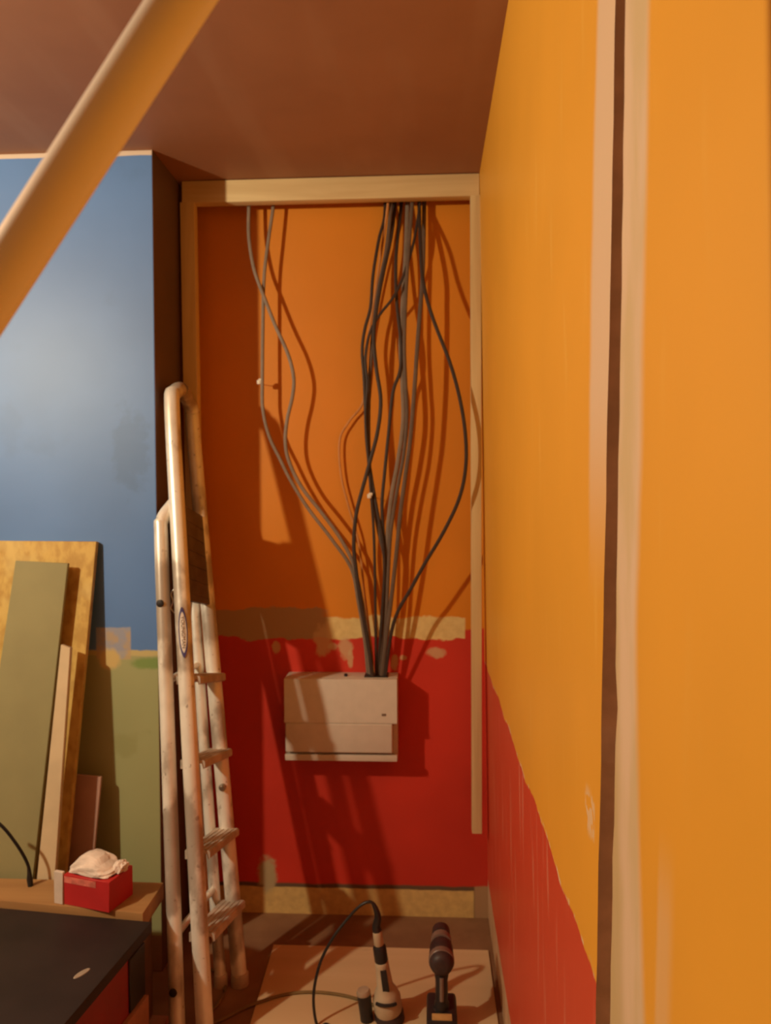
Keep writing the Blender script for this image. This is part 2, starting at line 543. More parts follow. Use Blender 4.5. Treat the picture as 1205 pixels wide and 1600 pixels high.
# ------------------------------------------------------------------ cables
M_CAB = plain('grey_cable_sheath', (0.13, 0.085, 0.06), 0.5, var=0.1)
M_CABD = plain('dark_grey_cable_sheath', (0.045, 0.028, 0.022), 0.5, var=0.1)
M_CABW = plain('pale_grey_cable_sheath', (0.23, 0.165, 0.12), 0.5, var=0.1)
M_CABT = plain('tan_cable_sheath', (0.55, 0.22, 0.06), 0.5, var=0.1)
CAB = [
 ('grey cable leaving the batten farthest left, bending right across its neighbour', M_CABW, .0048, 2.480, 2.505,
  [(389, 322), (389, 370), (397, 420), (412, 462), (430, 508), (450, 553), (459, 590), (457, 620), (449, 655), (446, 690), (452, 722), (472, 762), (502, 800), (530, 838), (551, 878), (564, 930), (574, 990), (579, 1056)]),
 ('pale cable hanging straight down the shadow edge, held by the upper white clip', M_CABW, .0046, 2.488, 2.518,
  [(427, 322), (420, 372), (413, 430), (411, 500), (410, 600), (411, 640), (420, 680), (438, 718), (455, 752), (482, 795), (518, 842), (549, 888), (560, 940), (570, 1000), (575, 1056)]),
 ('outermost left cable of the main bunch, bending slightly left then straight down', M_CABD, .0042, 2.470, 2.500,
  [(602, 320), (600, 345), (592, 375), (583, 430), (579, 480), (570, 515), (566, 548), (569, 590), (571, 640), (573, 690), (578, 730), (588, 790), (597, 840), (601, 890), (597, 960), (590, 1056)]),
 ('thick dark cable snaking in an S just left of the main bunch', M_CABD, .0050, 2.462, 2.480,
  [(617, 320), (611, 370), (598, 430), (589, 480), (584, 525), (588, 575), (595, 625), (590, 675), (578, 722), (567, 762), (557, 802), (553, 850), (557, 895), (566, 955), (576, 1010), (582, 1056)]),
 ('broad pale grey cable running nearly straight down the centre of the bunch', M_CABW, .0056, 2.480, 2.505,
  [(637, 320), (634, 400), (629, 480), (626, 540), (629, 600), (630, 660), (622, 720), (612, 775), (606, 830), (603, 885), (601, 950), (595, 1056)]),
 ('grey cable just right of the broad central one, touching it halfway down', M_CAB, .0046, 2.470, 2.490,
  [(644, 320), (638, 400), (634, 470), (632, 540), (634, 600), (636, 650), (631, 710), (620, 770), (611, 830), (607, 890), (604, 960), (599, 1056)]),
 ('thin cable crossing the bunch from upper right to lower left above the middle', M_CABD, .0036, 2.466, 2.498,
  [(656, 320), (645, 385), (627, 440), (613, 467), (594, 491), (578, 520), (571, 560), (574, 600), (571, 650), (574, 700), (579, 760), (584, 830), (586, 900), (587, 970), (588, 1056)]),
 ('long cable bowing far out to the right beside the vertical batten', M_CABD, .0046, 2.400, 2.482,
  [(655, 320), (657, 380), (660, 430), (668, 470), (682, 512), (703, 566), (718, 620), (727, 675), (728, 728), (718, 778), (694, 830), (662, 884), (640, 924), (622, 955), (611, 992), (602, 1056)]),
 ('grey cable right of centre, straight at first then slanting into the bundle', M_CAB, .0054, 2.452, 2.488,
  [(663, 320), (661, 420), (657, 480), (652, 545), (648, 605), (642, 680), (634, 740), (626, 800), (620, 860), (611, 940), (603, 1000), (597, 1056)]),
 ('dark cable kinking out left of the broad central cable halfway down', M_CABD, .0044, 2.474, 2.510,
  [(627, 320), (619, 400), (620, 470), (627, 540), (625, 580), (614, 614), (607, 680), (601, 740), (597, 790), (600, 850), (602, 900), (597, 980), (592, 1056)]),
 ('thin tan cable arching out to the left of the bunch below the middle', M_CABT, .0030, 2.532, 2.530,
  [(606, 320), (592, 420), (577, 520), (571, 595), (566, 632), (546, 658), (531, 688), (533, 742), (545, 792), (561, 850), (570, 930), (579, 1000), (584, 1056)]),
 ('grey cable with the lower white clip, in the gap of the bunch', M_CAB, .0050, 2.480, 2.500,
  [(611, 320), (604, 390), (592, 450), (583, 520), (578, 590), (576, 650), (577, 720), (582, 775), (592, 830), (602, 880), (599, 950), (593, 1056)]),
]
for k, (lab, mat, r, dep, yend, pts) in enumerate(CAB):
    N = len(pts)
    y0 = 2.494 + 0.011 * (k % 5)
    w = []
    for i, (px, py) in enumerate(pts):
        t = (py - 320) / (1056 - 320)
        e = math.sin(math.pi * min(1, max(0, t))) ** 0.6
        base = y0 * (1 - t) + yend * t
        w.append(at(px, py, base * (1 - e) + dep * e))
    top = w[0].copy(); top.z = HC - 0.004; top.y = y0
    end = w[-1].copy(); end.z = uz1 + 0.002
    path = smooth_path([top] + w[:-1] + [end], 6)
    o = obj('cable', tube(path, r * 1.25, sides=8, r2=r * 0.8), mat)
    tag(o, lab, 'cable', 'electrical cables running down to the fuse box')

M_CLIP = plain('white_clip_plastic', (0.80, 0.72, 0.60), 0.5, var=0.05)
for (px, py, y), lab in (((405, 597, 2.492), 'small white cable clip at the shadow edge, upper left of the two'),
                         ((577.5, 775, 2.462), 'small white cable clip among the main bunch, lower right of the two')):
    q = at(px, py, y)
    c = emp('cable_clip', (q.x, Y2, q.z - .008), lab, 'clip', 'white cable clips')
    bm = bmesh.new()
    add_box(bm, q.x - .007, q.x + .007, y - .006, y + .006, q.z - .008, q.z + .007, .004, 3)
    add_box(bm, q.x - .002, q.x + .010, y - .005, y + .005, q.z + .001, q.z + .011, .003, 2)
    obj('clip_body', bm, M_CLIP, c)
    obj('nail', lathe([(0, .0012), (Y2 - y + .003, .0012)], (q.x, y - .004, q.z), (0, 1, 0), 8), plain('nail_steel', (.4, .35, .3), .4, .8), c)

# ------------------------------------------------------------------ stepladder
n = NT('worn_aluminium', 0.42, 0.25, 0.6)
n.obj()
f = n.noise(14, 5, 1, 1, 0.5)
g = n.noise(60, 3, off=4)
h = n.noise(5, 2, off=8)
c = n.mix(n.step(f, 0.35, 0.75), (0.90, 0.86, 0.78), (0.68, 0.62, 0.53))
c = n.mix(n.op('MULTIPLY', n.step(n.op('MULTIPLY_ADD', h, 0.6, n.op('MULTIPLY', f, 0.5)), 0.55, 0.64), 0.65), c, (0.26, 0.19, 0.14))
c = n.mix(n.op('MULTIPLY', n.step(g, 0.66, 0.74), 0.6), c, (0.22, 0.16, 0.12))
n.b.inputs['Roughness'].default_value = 0.34
M_ALU = n.done(c)
M_TREAD = plain('dusty_tread', (0.52, 0.43, 0.35), 0.6, 0.2, 0.2, 20)
M_PLAT = plain('dark_platform', (0.10, 0.075, 0.065), 0.5, 0, 0.25, 18)
A0, A1 = at(322, 1640, 1.90), at(269, 640, 2.225)
B0, B1 = at(377, 1560, 2.165), at(301, 662, 2.412)


def to_floor(p, q):      # carry the line q-p down to the floor
    return q + (p - q) * ((q.z + 0.0005) / (q.z - p.z))


A0, B0 = to_floor(A0, A1), to_floor(B0, B1)
L = emp('stepladder', ((A0.x + B0.x) / 2, (A0.y + B0.y) / 2, 0),
        'folded aluminium stepladder with worn tubes standing in the recess against the chimney breast', 'ladder')
RA, RB = 0.0225, 0.0175


def lerp(a, b, t):
    return a + (b - a) * t


def on(a, b, z):        # point of line a-b at height z
    return lerp(a, b, (z - a.z) / (b.z - a.z))


topA, topB = at(276, 611, 2.27), at(297, 630, 2.405)
obj('front_frame', tube(smooth_path([A0, lerp(A0, A1, .25), lerp(A0, A1, .5), lerp(A0, A1, .75), A1, lerp(A1, topA, .75) + Vector((-.004, 0, 0.006)), topA + Vector((.004, .03, .008)), topB + Vector((0, -.02, .004)), lerp(topB, B1, .4) + Vector((.003, .002, 0)),
                             B1, lerp(B0, B1, .75), lerp(B0, B1, .5), lerp(B0, B1, .25), B0], 6), RA, sides=14, r2=0.0215), M_ALU, L)
C0, C1 = at(278, 1610, 1.91), at(252, 845, 2.15)
D0, D1 = at(337, 1420, 2.195), at(297, 845, 2.365)
C0, D0 = to_floor(C0, C1), to_floor(D0, D1)
C2 = at(254, 812, 2.165); C3 = at(274, 784, 2.20)
bm = tube(smooth_path([C0, lerp(C0, C1, .33), lerp(C0, C1, .66), C1, C2, C3], 6), 0.0195, sides=14)
add_tube(bm, smooth_path([D0, lerp(D0, D1, .33), lerp(D0, D1, .66), D1, D1 + Vector((.006, -.004, .05)), D1 + Vector((.02, -.008, .07))], 6), 0.0165, sides=14)
zc = 0.26
pc, pd = on(C0, C1, zc), on(D0, D1, zc)
add_tube(bm, [pc, pd], 0.010, sides=10)
zc = 0.9
pc, pd = on(C0, C1, zc), on(D0, D1, zc)
add_tube(bm, [pc, pd], 0.010, sides=10)
obj('rear_frame', bm, M_ALU, L)
# treads: hollow step profile with a lip, from stile to stile, the treading edge to the right
for zt in (0.874, 0.654, 0.427, 0.227):
    a, b = on(A0, A1, zt + .042), on(B0, B1, zt)
    bm = bmesh.new()
    prof = [(-.030, 0), (.034, 0), (.038, -.004), (.038, -.020), (.033, -.024), (.029, -.009), (-.022, -.009), (-.022, -.024), (-.030, -.024)]
    va = [bm.verts.new((a.x + u, a.y + .004, a.z + w)) for u, w in prof]
    vb = [bm.verts.new((b.x + u, b.y - .004, b.z + w)) for u, w in prof]
    for i in range(len(prof)):
        j = (i + 1) % len(prof)
        bm.faces.new([va[i], va[j], vb[j], vb[i]])
    bm.faces.new(va[::-1]); bm.faces.new(vb)
    for u in (-.020, -.006, .008, .022):      # grip ribs
        add_hexa(bm, [(a.x + u, a.y + .01, a.z), (a.x + u + .005, a.y + .01, a.z), (b.x + u + .005, b.y - .01, b.z), (b.x + u, b.y - .01, b.z),
                      (a.x + u + .001, a.y + .01, a.z + .0025), (a.x + u + .004, a.y + .01, a.z + .0025), (b.x + u + .004, b.y - .01, b.z + .0025), (b.x + u + .001, b.y - .01, b.z + .0025)])
    t = obj('tread', bm, M_TREAD, L)
# platform folded up between the stiles
zb, zt = 1.078, 1.350
a0, b0, a1, b1 = on(A0, A1, zb + .04), on(B0, B1, zb), on(A0, A1, zt + .04), on(B0, B1, zt)
o = Vector((-.008, 0, 0))
w = Vector((.020, 0, 0))
s = Vector((0, .016, 0))
bm = bmesh.new()
add_hexa(bm, [a0 + s + o, a0 + s + o + w, b0 - s * .6 + o + w, b0 - s * .6 + o, a1 + s + o, a1 + s + o + w, b1 - s * .6 + o + w, b1 - s * .6 + o], .004, 2)
P = obj('platform', bm, M_PLAT, L)
P['label'] = 'dark folded platform'
bm = bmesh.new()
for k in range(6):
    t0 = (k + .5) / 6.5
    p, q = lerp(a0, a1, t0) + s * 1.6 + o + w, lerp(b0, b1, t0) - s * 1.4 + o + w
    add_tube(bm, [p, q], .0016, sides=6)
obj('grip_ribs', bm, M_PLAT, P)
for nm, p, rr in (('foot_cap', A0, .026), ('foot_cap', B0, .026), ('foot_cap', C0, .0225), ('foot_cap', D0, .020)):
    obj(nm, lathe([(0, rr), (.03, rr), (.034, rr - .003)], (p.x, p.y, FL + .0004), (0, 0, 1), 14), M_TREAD, L)
# dark plugged holes and bolts
M_HOLE = plain('bolt_hole_black', (.02, .014, .012), .6)
for px, py, yy in ((249.5, 941, 2.12), (268, 1541, 1.935)):
    q = at(px, py, yy)
    p = on(C0, C1, q.z)
    bm = lathe([(0, .0105), (.004, .0105), (.006, .007)], (p.x - .002, p.y - .0185, p.z), (-.12, -1, 0), 14)
    obj('bolt_hole', bm, M_HOLE, L)
q = at(352, 1223, 2.265)
p = on(B0, B1, q.z)
obj('hinge_bolt', lathe([(0, .011), (.006, .011), (.008, .006), (.014, .006)], (p.x + .004, p.y - .020, p.z), (.1, -1, 0), 12), plain('bolt_steel', (.35, .28, .22), .35, .8), L)
p = on(A0, A1, 1.118)
bm = tube(smooth_path([p + Vector((-.024, .012, .035)), p + Vector((-.036, .012, .02)), p + Vector((-.03, .01, 0)), p + Vector((-.037, .01, -.02)), p + Vector((-.026, .01, -.034))], 5), .0028, sides=8)
obj('locking_wire', bm, plain('wire_steel', (.5, .45, .4), .3, .8), L)
# oval maker's label wrapped on the near stile
tt = (A1 - A0).normalized()
uu = (Vector((0, -1, 0)) - tt * Vector((0, -1, 0)).dot(tt)).normalized()
ss = tt.cross(uu).normalized()
if ss.x < 0:
    ss = -ss
pl = on(A0, A1, 1.42 - (990 - 770) / 1200 * 2.11)


def wrap(u, v, lift):      # u round the tube, v along it
    ang = u / RA + 0.22
    return pl + tt * v + (uu * math.cos(ang) + ss * math.sin(ang)) * (RA + lift)


def oval(r0, r1, lift, seg=40):
    bm = bmesh.new()
    ra = [[], []]
    for k in range(seg):
        t = 2 * math.pi * k / seg
        sh = abs(math.cos(t)) ** 0.0
        for j, f in enumerate((r0, r1)):
            ra[j].append(bm.verts.new(wrap(0.0125 * math.sin(t) * f[0] * (1 - .25 * math.cos(t) ** 4), 0.070 * math.cos(t) * f[1], lift)))
    for k in range(seg):
        bm.faces.new([ra[0][k], ra[0][(k + 1) % seg], ra[1][(k + 1) % seg], ra[1][k]])
    return bm


S = obj('maker_label', oval((1, 1), (.02, .02), .0006), plain('label_white', (.70, .62, .54), .5, var=.04), L)
obj('label_rim', oval((1.0, 1.0), (.78, .80), .0010), plain('label_blue', (.06, .05, .16), .5), S)
fc = bpy.data.curves.new('lettering', 'FONT')
fc.body = 'YOUNGMAN'
fc.size = 1.0
fc.align_x = 'CENTER'
fc.align_y = 'CENTER'
tmp = bpy.data.objects.new('tmp', fc)
C.objects.link(tmp)
dg = bpy.context.evaluated_depsgraph_get()
me = bpy.data.meshes.new_from_object(tmp.evaluated_get(dg))
bpy.data.objects.remove(tmp)
bm = bmesh.new()
bm.from_mesh(me)
bmesh.ops.triangulate(bm, faces=bm.faces[:])
xs = [v.co.x for v in bm.verts]
sc = 0.088 / (max(xs) - min(xs))
for v in bm.verts:
    v.co = wrap(v.co.y * sc * 0.85, -v.co.x * sc, .0012)
obj('lettering', bm, plain('label_brown', (.16, .09, .05), .5), S, smooth=False)

# ------------------------------------------------------------------ boards leaning on the chimney breast
n = NT('chipboard_yellow', 0.6, 0, 0.3)
n.obj()
f = n.noise(45, 4, 1, 1, 0.5)
g = n.noise(9, 3, off=3)
c = n.mix(n.step(f, 0.35, 0.65), (0.58, 0.38, 0.10), (0.44, 0.26, 0.06))
c = n.mix(n.op('MULTIPLY', n.step(g, 0.5, 0.7), 0.5), c, (0.62, 0.46, 0.17))
M_OSB = n.done(c)
M_GREY = plain('grey_green_board', (0.265, 0.235, 0.11), 0.7, var=0.05, scale=8)
M_PALE = plain('pale_board_face', (0.58, 0.45, 0.28), 0.6, var=0.06, scale=12)
M_PINK = plain('reddish_board', (0.42, 0.24, 0.18), 0.6, var=0.08, scale=10)


def lean(tl, tr, br, bl, yt, yl, thick, mat, label, drop=0.0):
    """board from four photo corners; yt, yl: depth of the top and of the lower pair; carried down to the floor"""
    p = [at(*tl, yt), at(*tr, yt), at(*br, yl), at(*bl, yl)]
    down = lambda u, v: v + (u - v) * ((v.z - FL - .0005) / (v.z - u.z))
    b0_, b1_ = down(p[3], p[0]), down(p[2], p[1])
    n_ = (p[1] - p[0]).cross(b1_ - p[1]).normalized()
    if n_.y < 0:
        n_ = -n_
    return tag(obj('sheet_board' if thick > .0175 else 'board_offcut', slab(b0_, b1_, p[1], p[0], n_ * thick), mat), label, 'board', 'boards leaning against the chimney breast')


lean((-260, 843), (150.5, 846), (105, 1330), (-330, 1330), 2.196, 2.095, .018, M_OSB,
     'large yellow sheet board leaning on the blue wall behind the other offcuts')
lean((24, 876), (106, 880), (50, 1385), (-52, 1385), 2.150, 2.050, .0125, M_GREY,
     'grey green board strip leaning in front of the yellow sheet')
lean((95, 1007), (110, 1012), (85, 1385), (56, 1385), 2.105, 2.034, .016, M_PALE,
     'narrow pale board with pointed top leaning right of the grey strip')
lean((92, 1207), (158, 1214), (142, 1385), (70, 1385), 2.165, 2.13, .011, M_PINK,
     'short reddish brown offcut in shadow behind the red box')

# ------------------------------------------------------------------ low chest at the left
ZT = 0.35
M_DARK = plain('dark_grey_top', (0.022, 0.013, 0.012), 0.6, var=0.18, scale=9)
M_RED = plain('red_panel', (0.22, 0.012, 0.010), 0.45, var=0.15, scale=9)
M_TIM = wood('brown_timber', (0.40, 0.22, 0.085), (0.31, 0.16, 0.06), 0.6, 'X', 12)
M_RAIL = plain('red_brown_rail', (0.36, 0.16, 0.09), 0.6, var=0.1)
fc_, nc_ = floor_at(237, 1440, ZT), floor_at(98, 1603, ZT)     # right edge of the lid
fx, fy = fc_.x, fc_.y
ny = 0.95
nx = fx + (nc_.x - fx) * (ny - fy) / (nc_.y - fy)
Xl = -1.75
K = emp('low_chest', (-1.15, 1.4, 0), 'low chest with dark grey top and red side carrying a black panel, lower left', 'chest')


rl_ = floor_at(0, 1418, ZT)


def rear_y(x):          # rear edge of the lid runs slightly askew
    return min(fy + (rl_.y - fy) * (x - fx) / (rl_.x - fx), 1.995)


def edge_x(y):
    return nx + (fx - nx) * (y - ny) / (fy - ny)


bm = bmesh.new()
add_hexa(bm, [(Xl, ny, ZT - .028), (nx, ny, ZT - .028), (fx, fy, ZT - .028), (Xl, rear_y(Xl), ZT - .028),
              (Xl, ny, ZT), (nx, ny, ZT), (fx, fy, ZT), (Xl, rear_y(Xl), ZT)], .004, 2)
obj('lid', bm, M_DARK, K)
yb = 2.022
yc = fy - .012
bm = bmesh.new()
add_hexa(bm, [(Xl + .02, ny + .02, .05), (edge_x(ny + .02) - .016, ny + .02, .05), (edge_x(yc) - .016, yc, .05), (Xl + .02, yc, .05),
              (Xl + .02, ny + .02, ZT - .0285), (edge_x(ny + .02) - .016, ny + .02, ZT - .0285), (edge_x(yc) - .016, yc, ZT - .0285), (Xl + .02, yc, ZT - .0285)], .003, 2)
obj('carcass', bm, M_RED, K)
obj('rear_rail', box(Xl + .02, floor_at(238, 1415, ZT).x - .008, yc + .001, 1.955, .05, ZT - .0285, bevel=.002, seg=1), plain('dark_brown_timber', (.12, .06, .035), .6), K)


def side(y0, y1, z0, z1, off, th, mat, name, z0b=None):
    bm = bmesh.new()
    z0b = z0 if z0b is None else z0b
    add_hexa(bm, [(edge_x(y0) - .0155 - .002, y0, z0), (edge_x(y0) - .0155 + th, y0, z0), (edge_x(y1) - .0155 + th, y1, z0b), (edge_x(y1) - .0155 - .002, y1, z0b),
                  (edge_x(y0) - .0155 - .002, y0, z1), (edge_x(y0) - .0155 + th, y0, z1), (edge_x(y1) - .0155 + th, y1, z1), (edge_x(y1) - .0155 - .002, y1, z1)], .0015, 1)
    return obj(name, bm, mat, K)


side(1.775, fy - .012, ZT - .175, ZT - .045, 0, .004, M_BLK, 'black_panel')['label'] = 'black panel'
side(ny + .03, 1.765, ZT - .17, ZT - .04, 0, .003, M_RED, 'red_panel')
side(ny + .02, yc, 0.05, ZT - .178, 0, .012, M_RAIL, 'lower_rail')['label'] = 'red brown lower rail'
q = floor_at(128, 1521, ZT)
bm = bmesh.new()
dv = Vector((.030, .055, 0)).normalized()
pv = Vector((dv.y, -dv.x, 0))
cc = [Vector((q.x, q.y, ZT)) + dv * (.022 * math.cos(t)) + pv * (.008 * math.sin(t)) for t in [2 * math.pi * i / 18 for i in range(18)]]
lo_ = [bm.verts.new(p + Vector((0, 0, -.0003))) for p in cc]
hi_ = [bm.verts.new(p * .9 + q * .1 + Vector((0, 0, .0014 + ZT * 0.0))) for p in cc]
for i in range(18):
    bm.faces.new([lo_[i], lo_[(i + 1) % 18], hi_[(i + 1) % 18], hi_[i]])
bm.faces.new(hi_); bm.faces.new(lo_[::-1])
obj('paint_mark', bm, plain('pale_mark', (.34, .27, .21), .6), K)['label'] = 'pale paint smear'
for (x_, y_) in ((Xl + .1, ny + .08), (edge_x(ny) - .08, ny + .08), (Xl + .1, yc - .08), (edge_x(yc) - .08, yc - .06)):
    obj('foot', box(x_ - .03, x_ + .03, y_ - .03, y_ + .03, FL + .0005, .0495, bevel=.004, seg=1), M_BLK, K)
# plank on the back of the chest
px1 = floor_at(238, 1415, ZT).x
zq0, zq1 = ZT - .0280, ZT + .016
bm = bmesh.new()
q4 = [(Xl + .03, rear_y(Xl + .03) + .005), (px1, rear_y(px1) + .005), (px1, 2.024), (Xl + .03, 2.034)]
add_hexa(bm, [(x, y, zq0) for x, y in q4] + [(x, y, zq1) for x, y in q4], .003, 2)
tag(obj('timber_plank', bm, M_TIM), 'brown timber plank lying along the back of the dark chest, under the red box', 'plank')
zp = ZT + .016

# red carton with white packaging
rp = floor_at(171, 1427, zp)
ex = (floor_at(100, 1413, zp) - rp); ex.z = 0
ey = (floor_at(205, 1400, zp) - rp); ey.z = 0
exn, eyn = ex.normalized(), ey.normalized()
W_, D_, H_ = .139, .095, .078
M_CART = plain('red_card', (0.46, 0.020, 0.020), 0.5, var=0.08, scale=14)
M_CARTL = plain('washed_red_band', (0.62, 0.16, 0.12), 0.5, var=0.25, scale=50)
M_CARD = plain('white_card', (0.62, 0.50, 0.42), 0.7, var=0.05)
M_WRAP = plain('white_wrapping', (0.72, 0.60, 0.52), 0.6, var=0.12, scale=35)
X_ = emp('carton', (rp.x, rp.y, zp), 'small red carton topped with crumpled white wrapping on the timber plank', 'box')


def cb(u0, u1, v0, v1, z0, z1, bev=.001):
    bm = bmesh.new()
    p = lambda u, v, z: rp + exn * u + eyn * v + Vector((0, 0, z))
    add_hexa(bm, [p(u0, v0, z0), p(u1, v0, z0), p(u1, v1, z0), p(u0, v1, z0), p(u0, v0, z1), p(u1, v0, z1), p(u1, v1, z1), p(u0, v1, z1)], bev, 1)
    return bm


obj('carton_body', cb(0, W_, 0, D_, .0005, H_), M_CART, X_)
obj('printed_band', cb(.040, W_ - .002, -.0008, .0004, H_ - .020, H_ - .004, 0), M_CARTL, X_)['label'] = 'pale printed band'
obj('end_flap', cb(W_ + .0005, W_ + .028, -.004, .006, .0005, H_ + .006), M_CARD, X_)['label'] = 'white open end flap'
bm = bmesh.new()
bmesh.ops.create_icosphere(bm, subdivisions=4, radius=1)
random.seed(3)
for v in bm.verts:
    c = v.co.normalized()
    f = 1 + .07 * math.sin(5 * c.x + 3 * c.y) + .05 * math.sin(8 * c.y - 5 * c.z) + .05 * math.sin(13 * c.z + 9 * c.x + 2) + random.uniform(-.012, .012)
    h = max(c.z, -0.05)
    u, w_ = c.x * f, c.y * f
    v.co = rp + exn * (W_ * .54 + math.copysign(abs(u) ** .6, u) * W_ * .46) + eyn * (D_ * .5 + math.copysign(abs(w_) ** .6, w_) * D_ * .45) + Vector((0, 0, H_ + .002 + max(h, 0) ** .8 * f * (.026 + .012 * math.sin(3 * u + 1))))
obj('white_wrapping', bm, M_WRAP, X_, smooth=False)['label'] = 'crumpled white wrapping'
bm = bmesh.new()
bmesh.ops.create_icosphere(bm, subdivisions=3, radius=1)
for v in bm.verts:
    c = v.co.normalized()
    f = 1 + .12 * math.sin(9 * c.x + 4 * c.z) + .1 * math.sin(13 * c.y)
    v.co = rp + exn * (.008 + c.x * f * .018) + eyn * (.058 + c.y * f * .02) + Vector((0, 0, H_ + .012 + max(c.z, -.5) * f * .017))
obj('white_wrapping', bm, M_WRAP, X_, smooth=False)

# black cord with plug hanging down behind the plank
cp = [at(-40, 1262, 1.93), at(0, 1288, 1.95), at(25, 1318, 1.965), at(41, 1345, 1.98), at(47, 1365, 1.985), at(47.5, 1380, 1.99)]
cp[-1].z = zp + .004
Kc = emp('power_cord', tuple(cp[-1]), 'dark cord hanging in front of the grey board strip, its end on the plank', 'cord')
obj('cord', tube(smooth_path(cp, 6), .0042, sides=8), M_BLK, Kc)
obj('cord_end', lathe([(0, .007), (.02, .008), (.034, .0055), (.05, .0045)], (cp[-1].x, cp[-1].y, zp), (-.05, -.05, 1), 10), M_BLK, Kc)

# ------------------------------------------------------------------ power tools on the floor
M_TB = plain('tool_black', (0.022, 0.018, 0.018), 0.38)
M_TG = plain('tool_dark_grey', (0.045, 0.028, 0.027), 0.5, var=.2)
M_TP = plain('tool_pale', (0.50, 0.38, 0.25), 0.5, var=.06)
M_RING = plain('tool_grey_ring', (0.20, 0.13, 0.10), 0.4, var=.1)
YT = 2.04
ax0 = at(609, 1625, YT); ax0.z = 0.004
ax1 = at(590, 1459, YT)
axd = (ax1 - ax0).normalized()
T = emp('corded_power_tool', (ax0.x, ax0.y, 0), 'upright corded power tool with pale body, black grip and side handle on the floor', 'power tool')


def pt_on(py, dx=0.0):
    p = at(602, py, YT)
    t = (p.z - ax0.z) / (ax1.z - ax0.z)
    return lerp(ax0, ax1, t) + Vector((dx, 0, 0))


def seg(name, pys, mat, rr, sy=1.0, dx=0, sides=20):
    base = pt_on(pys[0], dx)
    pr = [((pt_on(y, dx) - base).length, r) for y, r in zip(pys, rr)]
    return obj(name, lathe(pr, base, axd, sides, 1.0, sy), mat, T)


seg('gear_head', (1627, 1624, 1600, 1582, 1578), M_TG, (.030, .036, .040, .040, .036), 1.1)
seg('casing', (1578.5, 1574, 1558, 1548, 1540, 1509, 1504, 1502), M_TP, (.036, .0385, .038, .031, .0225, .0185, .019, .017), 1.15)
seg('rear_grip', (1502.3, 1500, 1480, 1477), M_TB, (.016, .0185, .0180, .015))['label'] = 'black rear grip'
seg('cord_collar', (1477.3, 1475, 1462, 1455, 1453), M_TP, (.011, .0135, .0130, .012, .009))['label'] = 'pale cord collar'
p0, p1 = pt_on(1541, .004), pt_on(1509, .004)
bm = bmesh.new()
wv = Vector((.0095, 0, 0)); dv = Vector((0, -.010, 0)); ov = Vector((0, -.016, 0))
add_hexa(bm, [p0 - wv + ov + dv, p0 + wv + ov + dv, p0 + wv + ov, p0 - wv + ov, p1 - wv * .9 + ov + dv * .8, p1 + wv * .9 + ov + dv * .8, p1 + wv * .9 + ov, p1 - wv * .9 + ov], .003, 2)
obj('trigger', bm, M_TB, T)['label'] = 'long black trigger'
p0 = pt_on(1555, 0)
bm = bmesh.new()
path = [p0 + Vector((.0405 * math.sin(a), -.0455 * math.cos(a), 0.002 * math.cos(2 * a))) for a in [R(-38 + 8 * i) for i in range(11)]]
add_tube(bm, path, .0045, sides=8)
obj('air_vent', bm, M_TB, T)['label'] = 'dark curved air vent'
# side handle standing left of the body
h0, h1 = at(577, 1622, YT - .01), at(568.5, 1553, YT - .01)
hd = (h1 - h0)
SH = obj('side_handle', lathe([(0, .014), (.006, .0185), (hd.length * .5, .0175), (hd.length, .019)], h0, hd, 16), M_TB, T)
obj('handle_cap', lathe([(0, .019), (.006, .0195), (.012, .016), (.013, .004)], h1, hd, 16), plain('handle_cap_grey', (.36, .26, .18), .5), SH)
obj('handle_bracket', tube([h0 + Vector((0, 0, .008)), Vector((ax0.x - .02, ax0.y, h0.z + .008))], .009, sides=10), M_TG, T)
cpts = [pt_on(1455), pt_on(1447, .0), at(590.5, 1432, YT), at(585, 1415, YT), at(577, 1409, YT), at(562, 1416, YT), at(543, 1436, YT - .0), at(520, 1466, YT - .01), at(501, 1503, YT - .02), at(491, 1545, YT - .03), at(491, 1580, YT - .035), at(498, 1606, YT - .04)]
e = at(512, 1626, 2.0); e.z = .005
cpts += [e, e + Vector((.05, -.06, 0)), e + Vector((.12, -.2, 0)), e + Vector((.1, -.5, 0))]
path = smooth_path(cpts, 6)
rr = []
for i in range(len(path)):
    t = i / 6
    rr.append(.0125 - .0085 * min(1, (t / 3.6) ** 1.6) if t < 4.2 else .0040)
obj('power_cord', tube(path, rr, sides=10), M_TB, T)

# cordless drill on its battery, seen from behind
Yd = 2.0
hc = at(690, 1501, Yd)
T2 = emp('cordless_drill', (hc.x, Yd, 0), 'black cordless drill standing on its battery, at the right by the red wall', 'drill')
dirv = Vector((.01, 1, .02))
r0 = .0325
obj('motor_housing', lathe([(-.030, .012), (-.028, .022), (-.020, .029), (-.006, r0), (.03, r0), (.055, r0 * .96), (.065, .027)], hc, dirv, 22), M_TG, T2)
obj('clutch_ring', lathe([(.0655, .024), (.067, .0285), (.088, .028), (.092, .024)], hc + Vector((0, 0, .004)), dirv, 22), M_RING, T2)
obj('chuck', lathe([(.0925, .020), (.094, .0255), (.125, .0245), (.138, .015), (.140, .008)], hc + Vector((0, 0, .006)), dirv, 22), M_TG, T2)
obj('rear_band', lathe([(-.008, r0 - .0005), (-.006, r0 + .0015), (.010, r0 + .0015), (.012, r0 - .0005)], hc, dirv, 22), M_RING, T2)
bm = bmesh.new()
zb = .066
for i, (z_, hw, y0_, y1_) in enumerate(()):
    pass
path = [hc + Vector((0, .012, -.022)), hc + Vector((0, .006, -.045)), Vector((hc.x, Yd - .002, zb + .035)), Vector((hc.x, Yd - .006, zb + .008)), Vector((hc.x, Yd - .006, zb - .004))]
